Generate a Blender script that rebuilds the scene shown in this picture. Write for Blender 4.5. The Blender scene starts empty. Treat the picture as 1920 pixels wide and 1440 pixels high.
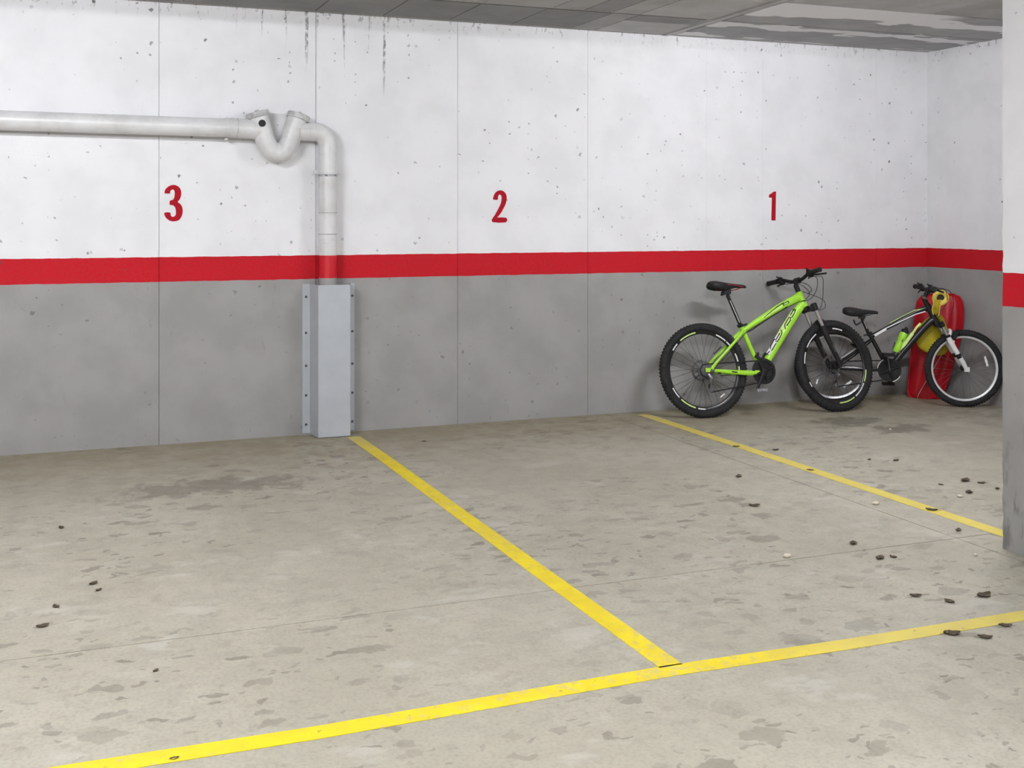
import bpy, math, random
from mathutils import Vector, Matrix, Euler
random.seed(7)
R = math.radians
scene = bpy.context.scene
col = scene.collection

# ------------------------------------------------------------------ camera, world, exposure
CAMX, CAMY, CAMZ, YAW, FPX, HORIZON = -7.0159, -7.9974, 1.5, 0.3781, 2186.94, 407.05
cd = bpy.data.cameras.new('camera'); cam = bpy.data.objects.new('camera', cd); col.objects.link(cam)
cam.location = (CAMX, CAMY, CAMZ); cam.rotation_euler = (R(90), 0, -YAW)
cd.sensor_fit = 'HORIZONTAL'; cd.sensor_width = 36.0; cd.lens = FPX / 1920 * 36
cd.shift_y = -(720 - HORIZON) / 1920; cd.clip_end = 60; cd.clip_start = .05
scene.camera = cam
w = bpy.data.worlds.new('world'); scene.world = w; w.use_nodes = True
w.node_tree.nodes['Background'].inputs[0].default_value = (.8, .85, .9, 1)
w.node_tree.nodes['Background'].inputs[1].default_value = .05
vs = scene.view_settings
vs.view_transform = 'Standard'; vs.look = 'None'; vs.gamma = 1.0; vs.use_curve_mapping = False
vs.exposure = 1.25
scene.cycles.max_bounces = 6; scene.cycles.diffuse_bounces = 4; scene.cycles.caustics_reflective = False; scene.cycles.caustics_refractive = False
TUBE_STRENGTH = 240.0
TUBE_SPOTS = [(-7.6, -3.1, 1), (-2.3, -3.1, 1), (-9.4, -6.75, 2), (-5.6, -6.75, 2)]

CZ = 2.9187            # ceiling height
BAND0, BAND1 = 1.073, 1.236

# rays of the measured camera, used to find where things stand on the floor, wall or ceiling
def ray(px, py):
    a = (px - 960) / FPX; b = (HORIZON - py) / FPX
    r = Vector((math.cos(YAW), -math.sin(YAW), 0)); f = Vector((math.sin(YAW), math.cos(YAW), 0))
    return f + a * r + Vector((0, 0, b))
def at(px, py, axis, val):
    o = Vector((CAMX, CAMY, CAMZ)); d = ray(px, py); t = (val - o[axis]) / d[axis]; return o + t * d
def FL(px, py): return at(px, py, 2, 0.0)
def WL(px, py, y=0.0): return at(px, py, 1, y)
def ONP(px, py, c, n):
    o = Vector((CAMX, CAMY, CAMZ)); d = ray(px, py); t = (c - o).dot(n) / d.dot(n); return o + t * d

# ------------------------------------------------------------------ tagging helpers
def tag(o, label=None, cat=None, group=None, kind=None):
    if label: o['label'] = label
    if cat: o['category'] = cat
    if group: o['group'] = group
    if kind: o['kind'] = kind
    return o
def empty(name, loc=(0, 0, 0), rot=(0, 0, 0)):
    o = bpy.data.objects.new(name, None); col.objects.link(o)
    o.location = loc; o.rotation_euler = rot; o.empty_display_size = .1
    return o
def link_mesh(name, me, mat, parent=None, smooth=False):
    o = bpy.data.objects.new(name, me); col.objects.link(o)
    if mat and not me.materials: me.materials.append(mat)
    if smooth:
        for p in me.polygons: p.use_smooth = True
    if parent: o.parent = parent
    return o

# ------------------------------------------------------------------ mesh builder
class MB:
    def __init__(s, M=None): s.v = []; s.f = []; s.M = M or Matrix.Identity(4)
    def add(s, vs_, fs_):
        b = len(s.v); s.v += [tuple(s.M @ Vector(p)) for p in vs_]; s.f += [tuple(b + i for i in f) for f in fs_]
    def box(s, c, size, rot=None):
        c = Vector(c); h = [x / 2 for x in size]
        vs_ = [Vector((x * h[0], y * h[1], z * h[2])) for x in (-1, 1) for y in (-1, 1) for z in (-1, 1)]
        if rot is not None: vs_ = [rot @ p for p in vs_]
        s.add([c + p for p in vs_], [(0, 1, 3, 2), (4, 6, 7, 5), (0, 4, 5, 1), (2, 3, 7, 6), (0, 2, 6, 4), (1, 5, 7, 3)])
    def bbox(s, a, b):
        s.box([(a[i] + b[i]) / 2 for i in range(3)], [abs(b[i] - a[i]) for i in range(3)])
    def loft(s, rings, close=True, cap=True):
        n = len(rings[0]); vs_ = [p for r in rings for p in r]; fs_ = []
        for i in range(len(rings) - 1):
            for j in range(n if close else n - 1):
                k = (j + 1) % n; fs_.append((i * n + j, i * n + k, (i + 1) * n + k, (i + 1) * n + j))
        if cap and close:
            fs_.append(tuple(range(n))[::-1]); b = (len(rings) - 1) * n; fs_.append(tuple(b + j for j in range(n)))
        s.add(vs_, fs_)
    def tube(s, path, r, n=10, rb=None, ref=None, cap=True, closed=False):
        """tube along a path; r (and rb across) may be lists; ref fixes the section's first axis"""
        P = [Vector(p) for p in path]; m = len(P)
        ra = r if isinstance(r, (list, tuple)) else [r] * m
        rb_ = ra if rb is None else (rb if isinstance(rb, (list, tuple)) else [rb] * m)
        rings = []; N = None
        for i in range(m):
            if closed: t = (P[(i + 1) % m] - P[i - 1])
            else: t = P[min(i + 1, m - 1)] - P[max(i - 1, 0)]
            t.normalize()
            if ref is not None: N = Vector(ref) - t * Vector(ref).dot(t)
            elif N is None:
                a = Vector((0, 0, 1)) if abs(t.z) < .9 else Vector((0, 1, 0)); N = a - t * a.dot(t)
            else: N = N - t * N.dot(t)
            N.normalize(); B = t.cross(N)
            rings.append([P[i] + N * (ra[i] * math.cos(2 * math.pi * j / n)) + B * (rb_[i] * math.sin(2 * math.pi * j / n)) for j in range(n)])
        if closed: rings.append(rings[0]); s.loft(rings, cap=False)
        else: s.loft(rings, cap=cap)
    def lathe(s, c, axis, prof, n=24, closed=False, cap=True):
        """prof: (radius, along axis) pairs"""
        c = Vector(c); a = Vector(axis).normalized(); u = Vector((1, 0, 0)) if abs(a.x) < .9 else Vector((0, 0, 1))
        u = (u - a * u.dot(a)).normalized(); v = a.cross(u)
        rings = [[c + a * h + (u * math.cos(2 * math.pi * j / n) + v * math.sin(2 * math.pi * j / n)) * r for j in range(n)] for r, h in prof]
        if closed: rings.append(rings[0]); s.loft(rings, cap=False)
        else: s.loft(rings, cap=cap)
    def ell(s, c, rx, ry, rz, n=12, m=8):
        c = Vector(c)
        rings = []
        for i in range(m + 1):
            th = math.pi * i / m; k = max(math.sin(th), .02)
            rings.append([c + Vector((rx * k * math.cos(2 * math.pi * j / n), ry * k * math.sin(2 * math.pi * j / n), rz * math.cos(th))) for j in range(n)])
        s.loft(rings)
    def mesh(s, name):
        me = bpy.data.meshes.new(name); me.from_pydata(s.v, [], s.f); me.update()
        import bmesh
        bm = bmesh.new(); bm.from_mesh(me); bmesh.ops.recalc_face_normals(bm, faces=bm.faces); bm.to_mesh(me); bm.free()
        return me
    def build(s, name, mat, parent=None, smooth=True, angle=40):
        me = s.mesh(name)
        o = link_mesh(name, me, mat, parent, smooth)
        if smooth: 
            try: me.set_sharp_from_angle(angle=R(angle))
            except Exception: pass
        return o

def smooth_path(pts, k=6):
    """Catmull-Rom through the points"""
    P = [Vector(p) for p in pts]; out = []
    for i in range(len(P) - 1):
        p0, p1, p2, p3 = P[max(i - 1, 0)], P[i], P[i + 1], P[min(i + 2, len(P) - 1)]
        for j in range(k):
            t = j / k
            out.append(.5 * ((2 * p1) + (p2 - p0) * t + (2 * p0 - 5 * p1 + 4 * p2 - p3) * t * t + (3 * p1 - p0 - 3 * p2 + p3) * t ** 3))
    out.append(P[-1]); return out

# ------------------------------------------------------------------ materials
class NT:
    dim = '3D'
    def __init__(s, name, dim='3D', wall=False):
        s.dim = dim; s.wall = wall
        s.m = bpy.data.materials.new(name); s.m.use_nodes = True; s.t = s.m.node_tree
        s.b = s.t.nodes['Principled BSDF']
    def n(s, typ, **kw):
        o = s.t.nodes.new(typ)
        for k, v in kw.items(): setattr(o, k, v)
        return o
    def L(s, a, b): s.t.links.new(a, b)
    def val(s, sock, x):
        if hasattr(x, 'is_output') or isinstance(x, bpy.types.NodeSocket): s.L(x, sock)
        else:
            if isinstance(x, (tuple, list)) and len(x) == 3 and sock.type == 'RGBA': x = tuple(x) + (1,)
            sock.default_value = x
    def math(s, op, a, b=None, c=None, clamp=False):
        o = s.n('ShaderNodeMath', operation=op); o.use_clamp = clamp; s.val(o.inputs[0], a)
        if b is not None: s.val(o.inputs[1], b)
        if c is not None: s.val(o.inputs[2], c)
        return o.outputs[0]
    def mix(s, f, a, b, blend='MIX'):
        o = s.n('ShaderNodeMix', data_type='RGBA', blend_type=blend)
        s.val(o.inputs[0], f); s.val(o.inputs[6], a); s.val(o.inputs[7], b); return o.outputs[2]
    def ramp(s, x, lo, hi, a=0.0, b=1.0):
        o = s.n('ShaderNodeMapRange', interpolation_type='SMOOTHSTEP')
        s.val(o.inputs[0], x); s.val(o.inputs[1], lo); s.val(o.inputs[2], hi); s.val(o.inputs[3], a); s.val(o.inputs[4], b); return o.outputs[0]
    def pos(s):
        if not hasattr(s, '_p'):
            g = s.n('ShaderNodeNewGeometry'); s._p = g.outputs['Position']
            x = s.n('ShaderNodeSeparateXYZ'); s.L(s._p, x.inputs[0]); s.x, s.y, s.z = x.outputs
            if s.wall:      # unroll upright faces: along the wall, up
                c = s.n('ShaderNodeCombineXYZ'); s.L(s.math('SUBTRACT', s.x, s.y), c.inputs[0]); s.L(s.z, c.inputs[1]); s._p = c.outputs[0]
        return s._p
    def scaled(s, sx, sy, sz, off=(0, 0, 0)):
        o = s.n('ShaderNodeMapping'); s.L(s.pos(), o.inputs[0]); o.inputs['Scale'].default_value = (sx, sz, 1) if s.wall else (sx, sy, sz); o.inputs['Location'].default_value = off
        return o.outputs[0]
    def noise(s, vec, scale, detail=3, rough=.55):
        o = s.n('ShaderNodeTexNoise', noise_dimensions=s.dim); s.L(vec, o.inputs['Vector']); o.inputs['Scale'].default_value = scale
        o.inputs['Detail'].default_value = min(detail, 4) if s.dim == '3D' else min(detail, 3); o.inputs['Roughness'].default_value = rough; return o.outputs['Fac']
    def voro(s, vec, scale):
        o = s.n('ShaderNodeTexVoronoi', voronoi_dimensions=s.dim); s.L(vec, o.inputs['Vector']); o.inputs['Scale'].default_value = scale
        return o.outputs['Distance'], o.outputs['Color']
    def bump(s, h, strength=.3, dist=.01):
        o = s.n('ShaderNodeBump'); o.inputs['Strength'].default_value = strength; o.inputs['Distance'].default_value = dist
        s.L(h, o.inputs['Height']); s.L(o.outputs[0], s.b.inputs['Normal'])
    def out(s, c, rough=.6, metal=0.0, spec=.5):
        s.val(s.b.inputs['Base Color'], c); s.val(s.b.inputs['Roughness'], rough); s.b.inputs['Metallic'].default_value = metal
        s.b.inputs['Specular IOR Level'].default_value = spec
        return s.m

def plain(name, c, rough=.5, metal=0.0, spec=.5, var=.12, scale=40):
    t = NT(name); tc = t.n('ShaderNodeTexCoord').outputs['Object']
    n = t.noise(tc, scale, 3)
    k = t.ramp(n, .3, .7, 1 - var, 1 + var)
    o = t.n('ShaderNodeVectorMath', operation='SCALE'); o.inputs[0].default_value = c; t.L(k, o.inputs[3])
    return t.out(o.outputs[0], rough, metal, spec)

WHITE, RED, GREY = (.80, .80, .815), (.50, .006, .016), (.332, .325, .315)

def wall_paint(name, b0, b1, drips=False, scuffs=0.0, horiz='x'):
    """white above, red stripe, grey dado: the paint changes with height"""
    t = NT(name, '2D', True); p = t.pos()
    n1 = t.noise(p, 3, 4); n2 = t.noise(p, 60, 3); n3 = t.noise(p, 14, 4)
    zz = t.math('ADD', t.z, t.math('MULTIPLY', t.math('SUBTRACT', t.noise(p, 9, 5), .5), .008))
    up = t.math('GREATER_THAN', zz, b1); lo = t.math('LESS_THAN', zz, b0)
    wcol = t.mix(t.ramp(n1, .3, .75), WHITE, tuple(c * .93 for c in WHITE))
    rcol = t.mix(t.ramp(n2, .35, .7), RED, (.46, .014, .020))
    gcol = t.mix(t.ramp(n1, .3, .7), GREY, tuple(c * .88 for c in GREY))
    # smudges on the dado, rising from the ground
    sm = t.noise(t.scaled(7, 7, 2.2), 1.6, 5, .65)
    gcol = t.mix(t.math('MULTIPLY', t.ramp(sm, .68, .86), .26), gcol, (.12, .12, .12))
    c = t.mix(up, rcol, wcol); c = t.mix(lo, c, gcol)
    # pits and formwork holes in the concrete: sparse dark flecks of uneven size
    wob = t.n('ShaderNodeTexNoise', noise_dimensions='2D'); t.L(p, wob.inputs['Vector']); wob.inputs['Scale'].default_value = 45
    pv = t.n('ShaderNodeVectorMath', operation='MULTIPLY_ADD'); t.L(wob.outputs['Color'], pv.inputs[0]); pv.inputs[1].default_value = (.025, .025, .03); t.L(p, pv.inputs[2])
    spots = None
    for sc, thr, rmax in ((5.5, .45, .066), (13, .73, .090), (2.3, .60, .020)):
        d, cc = t.voro(pv.outputs[0], sc)
        sx = t.n('ShaderNodeSeparateColor'); t.L(cc, sx.inputs[0])
        rad = t.math('MULTIPLY', t.ramp(sx.outputs[0], thr, 1.0), rmax)
        m = t.math('MULTIPLY', t.math('LESS_THAN', d, rad), t.math('MULTIPLY_ADD', sx.outputs[1], .55, .25))
        spots = m if spots is None else t.math('MAXIMUM', spots, m)
    spots = t.math('MULTIPLY', spots, t.ramp(t.noise(p, 1.3, 2), .32, .55))
    spots = t.math('MULTIPLY', spots, t.math('MULTIPLY_ADD', t.math('SUBTRACT', 1.0, up), -.35, 1.0))
    c = t.mix(spots, c, (.06, .06, .06))
    if drips:
        # dirty water runs below the ceiling
        xs = t.n('ShaderNodeCombineXYZ'); t.L(t.x, xs.inputs[0])
        xw = t.n('ShaderNodeCombineXYZ'); t.L(t.math('ADD', t.x, t.math('MULTIPLY', t.noise(p, 6, 2), .02)), xw.inputs[0])
        dn = t.noise(xw.outputs[0], 27, 1.0, .4)
        ln = t.noise(xs.outputs[0], 9, 2)
        msk = t.ramp(t.noise(xs.outputs[0], 1.1, 1.0), .50, .60)
        inx = t.math('MULTIPLY', t.ramp(t.x, -6.05, -5.9), t.ramp(t.x, -4.75, -4.55, 1.0, 0.0))
        zlow = t.math('SUBTRACT', 2.93, t.math('MULTIPLY', t.ramp(ln, .35, .7), .62))
        dm = t.math('MULTIPLY', t.ramp(dn, .60, .66), t.ramp(t.z, zlow, t.math('ADD', zlow, .25)))
        dm = t.math('MULTIPLY', dm, t.math('MULTIPLY', inx, t.ramp(t.noise(p, 30, 3), .3, .6)))
        c = t.mix(t.math('MULTIPLY', dm, .75), c, (.16, .16, .16))
        # crumbly edge under the ceiling slab
        cr = t.math('MULTIPLY', t.ramp(t.noise(t.scaled(26, 26, 14), 1.0, 4, .7), .60, .68), t.ramp(t.z, 2.80, 2.925))
        c = t.mix(t.math('MULTIPLY', cr, .62), c, (.14, .14, .14))
    if scuffs:
        sc_ = t.noise(t.scaled(9, 9, 3.0), 1.5, 5, .6)
        f = t.math('MULTIPLY', t.ramp(sc_, .50, .68), t.ramp(t.z, .75, .15))
        c = t.mix(t.math('MULTIPLY', f, scuffs), c, (.07, .07, .07))
    t.bump(t.math('ADD', t.math('MULTIPLY', n3, .6), t.math('ADD', t.math('MULTIPLY', n2, .25), t.math('MULTIPLY', spots, -1.2))), .25, .006)
    return t.out(c, .7, 0, .18)

def floor_mat():
    t = NT('floor_concrete', '2D'); p = t.pos()
    n1 = t.noise(p, .9, 5, .6); n2 = t.noise(p, 5, 5, .65); n3 = t.noise(p, 70, 3, .6); n4 = t.noise(t.scaled(1, 1.6, 1, (3, 7, 0)), 2.1, 6, .7)
    c = t.mix(t.ramp(n1, .35, .68), (.392, .366, .296), (.345, .320, .254))
    c = t.mix(t.math('MULTIPLY', t.ramp(n2, .40, .72), .55), c, (.330, .308, .252))
    c = t.mix(t.math('MULTIPLY', t.ramp(n3, .42, .72), .38), c, (.25, .23, .185))
    c = t.mix(t.math('MULTIPLY', t.ramp(t.noise(t.scaled(1, 1, 1, (9, 2, 0)), 17, 4, .6), .56, .72), .28), c, (.23, .21, .165))
    c = t.mix(t.math('MULTIPLY', t.ramp(n4, .60, .72), .35), c, (.50, .48, .43))       # pale cement scuffs
    # brownish silt that collects along the walls
    silt = t.math('MULTIPLY', t.ramp(t.math('ADD', t.y, t.math('MULTIPLY', t.math('SUBTRACT', n2, .5), .9)), -1.45, -.05), .78)
    c = t.mix(silt, c, (.272, .235, .155))
    # damp blotches, uneven in size
    wob = t.n('ShaderNodeTexNoise', noise_dimensions='2D'); t.L(p, wob.inputs['Vector']); wob.inputs['Scale'].default_value = 9; wob.inputs['Detail'].default_value = 4
    pv = t.n('ShaderNodeVectorMath', operation='MULTIPLY_ADD'); t.L(wob.outputs['Color'], pv.inputs[0]); pv.inputs[1].default_value = (.16, .22, 0); t.L(t.scaled(1, 1.7, 1), pv.inputs[2])
    bl = None
    for sc, thr, rmax, k in ((3.4, .38, .28, .45), (6.5, .50, .31, .58), (13, .66, .28, .65)):
        d, cc = t.voro(pv.outputs[0], sc); sx = t.n('ShaderNodeSeparateColor'); t.L(cc, sx.inputs[0])
        rad = t.math('MULTIPLY', t.ramp(sx.outputs[0], thr, 1.0), rmax)
        m = t.math('MULTIPLY', t.ramp(t.math('SUBTRACT', d, rad), -.035, .0, 1, 0), t.math('MULTIPLY', t.math('MULTIPLY_ADD', sx.outputs[1], .6, .4), k))
        bl = m if bl is None else t.math('MAXIMUM', bl, m)
    bl = t.math('MULTIPLY', bl, t.ramp(t.noise(t.scaled(1, 1, 1, (2.2, 5.1, 0)), .75, 2), .36, .60, .25, 1.0))
    # three larger stains that stand out
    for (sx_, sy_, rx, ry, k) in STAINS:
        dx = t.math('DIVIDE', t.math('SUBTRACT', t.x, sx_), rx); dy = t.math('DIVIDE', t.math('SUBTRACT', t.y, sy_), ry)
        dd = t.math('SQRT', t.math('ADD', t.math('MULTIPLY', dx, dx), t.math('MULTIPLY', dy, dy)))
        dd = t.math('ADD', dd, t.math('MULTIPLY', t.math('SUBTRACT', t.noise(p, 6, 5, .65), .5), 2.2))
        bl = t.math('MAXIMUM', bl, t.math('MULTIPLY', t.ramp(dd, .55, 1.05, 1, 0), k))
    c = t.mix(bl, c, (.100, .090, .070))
    t.bump(t.math('ADD', t.math('MULTIPLY', n2, .5), t.math('MULTIPLY', n3, .3)), .3, .006)
    return t.out(c, t.ramp(n2, .3, .7, .45, .7), 0, .35)

def line_mat(name, wear):
    t = NT(name, '2D'); p = t.pos()
    c = t.mix(t.ramp(t.noise(p, 8, 4), .3, .7), (.73, .575, .012), (.66, .51, .020))
    wn = t.noise(p, 26, 5, .7); w2 = t.noise(p, 1.2, 2)
    k = t.math('MULTIPLY', t.ramp(t.math('ADD', wn, t.math('MULTIPLY', t.math('SUBTRACT', w2, .5), .5)), .54, .72), wear)
    # traffic wears the paint towards the pillar
    k = t.math('MAXIMUM', k, t.math('MULTIPLY', t.ramp(t.math('ADD', t.x, t.math('MULTIPLY', wn, .6)), -4.7, -3.9), .34))
    k = t.math('MAXIMUM', k, t.math('MULTIPLY', t.ramp(t.math('ADD', t.y, t.math('MULTIPLY', wn, .5)), -.7, .1), .5))
    c = t.mix(k, c, (.40, .37, .28))
    dk = t.ramp(t.noise(p, 34, 3, .6), .70, .76)
    c = t.mix(t.math('MULTIPLY', dk, .6), c, (.2, .17, .08))
    return t.out(c, .6, 0, .3)

def ceiling_mat(name, streak):
    t = NT(name, '2D'); p = t.pos()
    oi = t.n('ShaderNodeObjectInfo')
    n1 = t.noise(p, 2.4, 5, .6); n2 = t.noise(p, 55, 3)
    c = t.mix(t.ramp(n1, .3, .7), (.375, .372, .366), (.31, .307, .30))
    if streak:
        # cement bleed: broad pale and dark bands left by the shuttering boards
        s1 = t.noise(t.scaled(1.1, 3.2, 1, (1.3, .35, 0)), 1.0, 5, .6)
        s2 = t.noise(t.scaled(4, 11, 1), 1.0, 3, .6)
        yy = t.math('ADD', t.y, t.math('MULTIPLY_ADD', t.math('SUBTRACT', s1, .5), .55, t.math('MULTIPLY', t.math('SUBTRACT', s2, .5), .10)))
        def band(a, b): return t.math('MULTIPLY', t.ramp(yy, a - .012, a + .012), t.ramp(yy, b - .012, b + .012, 1, 0))
        k = t.math('MAXIMUM', band(-.56, -.10), t.math('MAXIMUM', band(-1.08, -.70), t.math('MULTIPLY', band(-2.2, -1.36), t.ramp(t.x, -1.15, -.9))))
        c = t.mix(k, (.74, .74, .745), t.mix(t.ramp(n1, .3, .7), (.30, .30, .305), (.36, .36, .362)))
    g = t.n('ShaderNodeVectorMath', operation='MULTIPLY'); t.L(c, g.inputs[0]); t.L(oi.outputs['Color'], g.inputs[1])
    t.bump(t.math('ADD', n1, t.math('MULTIPLY', n2, .3)), .3, .01)
    return t.out(g.outputs[0], .75, 0, .25)

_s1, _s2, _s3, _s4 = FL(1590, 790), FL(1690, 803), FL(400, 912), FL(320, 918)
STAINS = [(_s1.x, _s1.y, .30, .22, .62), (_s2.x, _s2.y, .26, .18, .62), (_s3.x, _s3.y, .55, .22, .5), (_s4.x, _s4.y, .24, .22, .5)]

M_wall = wall_paint('painted_concrete_wall', BAND0, BAND1, drips=True)
M_pillar = wall_paint('painted_concrete_pillar', BAND0 + .025, BAND1 + .013, scuffs=.5)
M_pipe = None
M_floor = floor_mat(); M_line = line_mat('yellow_line_paint', .45)
M_ceil = ceiling_mat('ceiling_concrete', False); M_ceil_s = ceiling_mat('ceiling_concrete_streaked', True)
M_num = plain('red_number_paint', (.38, .006, .016), .7, spec=.15, var=.12, scale=30)
M_sheet = plain('grey_blue_sheet_metal', (.43, .455, .485), .38, .0, .5, var=.04, scale=6)
M_screw = plain('screw_steel', (.08, .08, .085), .4, .6)
M_dark = plain('dark_opening', (.012, .012, .014), .7)
def pipe_mat():
    t = NT('painted_pipe'); p = t.pos()
    n = t.noise(p, 5, 5, .65); n2 = t.noise(t.scaled(3, 3, 20), 1.5, 4)
    wc = t.mix(t.ramp(n, .35, .75), (.70, .70, .705), (.56, .555, .545))
    wc = t.mix(t.math('MULTIPLY', t.ramp(n2, .6, .8), .3), wc, (.34, .33, .31))
    c = t.mix(t.math('GREATER_THAN', t.z, BAND1 + .002), (.56, .010, .022), wc)
    c = t.mix(t.math('LESS_THAN', t.z, BAND0 + .01), c, GREY)
    return t.out(c, .33, 0, .5)
M_pipe = pipe_mat()
M_tube = bpy.data.materials.new('lamp_tube'); M_tube.use_nodes = True
_b = M_tube.node_tree.nodes['Principled BSDF']; _b.inputs['Emission Color'].default_value = (.97, .985, 1.03, 1); _b.inputs['Emission Strength'].default_value = TUBE_STRENGTH
M_lampbody = plain('lamp_white_enamel', (.75, .75, .75), .4)

# ------------------------------------------------------------------ structure
def structure(name, mb, mat, **kw):
    return tag(mb.build(name, mat, None, smooth=False, **kw), kind='structure')
X0, Y0 = -13.0, -13.0
# floor: a sub-base and the cast slabs with open joints between them
m = MB(); m.bbox((X0 - .2, Y0 - .2, -.25), (.2, .2, -.02)); floor = structure('floor', m, M_floor)
tag(floor, 'beige grey concrete garage floor with blotches and fine joints')
xs = [X0, -8.3, -3.075, 0.0]; ys = [Y0, -8.9, -3.70, 0.0]; g = .0028
for i in range(3):
    for j in range(3):
        m = MB(); m.bbox((xs[i] + (g if i else 0), ys[j] + (g if j else 0), -.02), (xs[i + 1] - (g if i < 2 else 0), ys[j + 1] - (g if j < 2 else 0), 0))
        m.build('floor_slab', M_floor, floor, smooth=False)
# back wall: backing and the cast panels with recessed joints
m = MB(); m.bbox((X0 - .2, .014, -.02), (.2, .25, CZ)); wb = structure('wall_back', m, M_wall)
tag(wb, 'long concrete wall, white above a red stripe and grey below')
jx = [(X0, 0), (-9.5, .002), (-8.42, .002), (-7.38, .002), (-6.341, .0014), (-5.299, .0022), (-4.263, .0014), (-3.222, .0013), (-2.184, .0004), (-1.663, .0008), (-.538, .0006), (0, 0)]
for (a, ga), (b, gb) in zip(jx[:-1], jx[1:]):
    m = MB(); y = random.uniform(-.0012, .0012)
    m.bbox((a + ga, 0, 0), (b - gb, .014, CZ)); m.build('wall_panel', M_wall, wb, smooth=False)
m = MB(); m.bbox((0, Y0, 0), (.2, 0, CZ)); wr = structure('wall_right', m, M_wall); tag(wr, 'short side wall in the corner behind the bicycles')
m = MB(); m.bbox((X0 - .2, Y0, 0), (X0, 0, CZ)); structure('wall_left', m, M_wall)
m = MB(); m.bbox((X0 - .2, Y0 - .2, 0), (.2, Y0, CZ)); structure('wall_front', m, M_wall)
# ceiling: slab and the imprints of the shuttering panels
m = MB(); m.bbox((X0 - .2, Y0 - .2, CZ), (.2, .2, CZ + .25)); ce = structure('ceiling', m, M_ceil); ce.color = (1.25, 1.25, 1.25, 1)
tag(ce, 'bare grey concrete ceiling with shuttering panel marks')
def cpanel(x0, x1, y0, y1, tone, mat=None, drop=.006):
    m = MB(); m.bbox((x0 + .004, y0 + .004, CZ - drop), (x1 - .004, y1 - .004, CZ + .001))
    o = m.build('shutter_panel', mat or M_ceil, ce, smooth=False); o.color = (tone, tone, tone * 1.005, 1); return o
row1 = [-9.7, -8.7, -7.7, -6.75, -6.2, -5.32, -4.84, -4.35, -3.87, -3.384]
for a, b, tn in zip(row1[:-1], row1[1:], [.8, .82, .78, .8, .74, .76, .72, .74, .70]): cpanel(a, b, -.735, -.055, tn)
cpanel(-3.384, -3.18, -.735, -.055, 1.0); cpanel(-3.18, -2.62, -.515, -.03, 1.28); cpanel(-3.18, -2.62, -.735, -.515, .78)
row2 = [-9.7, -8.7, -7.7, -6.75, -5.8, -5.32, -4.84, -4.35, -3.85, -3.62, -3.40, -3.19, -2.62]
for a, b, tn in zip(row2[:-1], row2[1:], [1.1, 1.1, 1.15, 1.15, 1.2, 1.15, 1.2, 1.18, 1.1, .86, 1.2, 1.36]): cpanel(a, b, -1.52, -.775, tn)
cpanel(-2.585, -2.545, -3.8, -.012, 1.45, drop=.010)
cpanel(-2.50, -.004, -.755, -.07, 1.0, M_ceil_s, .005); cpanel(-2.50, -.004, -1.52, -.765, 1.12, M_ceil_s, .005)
yy = -1.535
while yy > -3.7:
    for a in range(8): cpanel(-9.7 + a * 1.2, -8.5 + a * 1.2, yy - .74, yy, random.uniform(.9, 1.25))
    yy -= .76
# added unseen beam that shades the wall top, and the pillar under it
BEAM = 2.846
m = MB(); m.bbox((X0, -4.35, BEAM), (0, -3.9, CZ)); structure('trim_1', m, M_ceil)['label'] = 'unseen shallow concrete beam added over the pillar to shade the wall top'
# pillar with slightly chipped arrises
def pillar():
    m = MB(); x0, x1, y0, y1 = -3.0, -2.55, -4.35, -3.9; n = 60
    rings = []
    for i in range(n + 1):
        z = BEAM * i / n; c = []
        for (px, py, sx, sy) in ((x0, y0, 1, 1), (x1, y0, -1, 1), (x1, y1, -1, -1), (x0, y1, 1, -1)):
            k = .006 + max(0, random.gauss(0, .003)); 
            a = Vector((px + sx * k, py, z)); b = Vector((px, py + sy * k, z))
            c += [b, a] if (sx * sy > 0) else [a, b]
        rings.append(c)
    m.loft(rings)
    o = m.build('concrete_pillar', M_pillar, None, smooth=False)
    tag(o, 'square concrete pillar painted white, red and grey, scuffed near the floor', 'pillar', kind='structure')
    return o
pillar()

# ------------------------------------------------------------------ painted markings
def floor_line(name, pts, wdt, label):
    m = MB(); P = [Vector((x, y, 0)) for x, y in pts]; L_, R_ = [], []
    for i, p in enumerate(P):
        t = (P[min(i + 1, len(P) - 1)] - P[max(i - 1, 0)]).normalized(); nrm = Vector((-t.y, t.x, 0))
        L_.append(p + nrm * wdt / 2); R_.append(p - nrm * wdt / 2)
    rings = [[a + Vector((0, 0, .0002)), b + Vector((0, 0, .0002)), b + Vector((0, 0, .0018)), a + Vector((0, 0, .0018))] for a, b in zip(L_, R_)]
    m.loft(rings)
    return tag(m.build(name, M_line, None, smooth=False), label, 'floor line')
floor_line('parking_line', [(-5.083, -.20), (-5.075, -1.0), (-5.082, -2.2), (-5.085, -3.4), (-5.085, -4.575)], .088, 'yellow line from the metal pipe cover to the front line, between bays 3 and 2')
floor_line('parking_line', [(-2.818, -.12), (-2.812, -1.5), (-2.815, -3.895)], .088, 'yellow line from under the green bicycle to the pillar, between bays 2 and 1')
floor_line('parking_line', [(-9.2, -4.60), (-6.9, -4.625), (-6.3, -4.636), (-5.68, -4.622), (-5.1, -4.608), (-4.4, -4.628), (-3.6, -4.630), (-.02, -4.63)], .086, 'long yellow front line running across the foreground in front of the bays')

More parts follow.
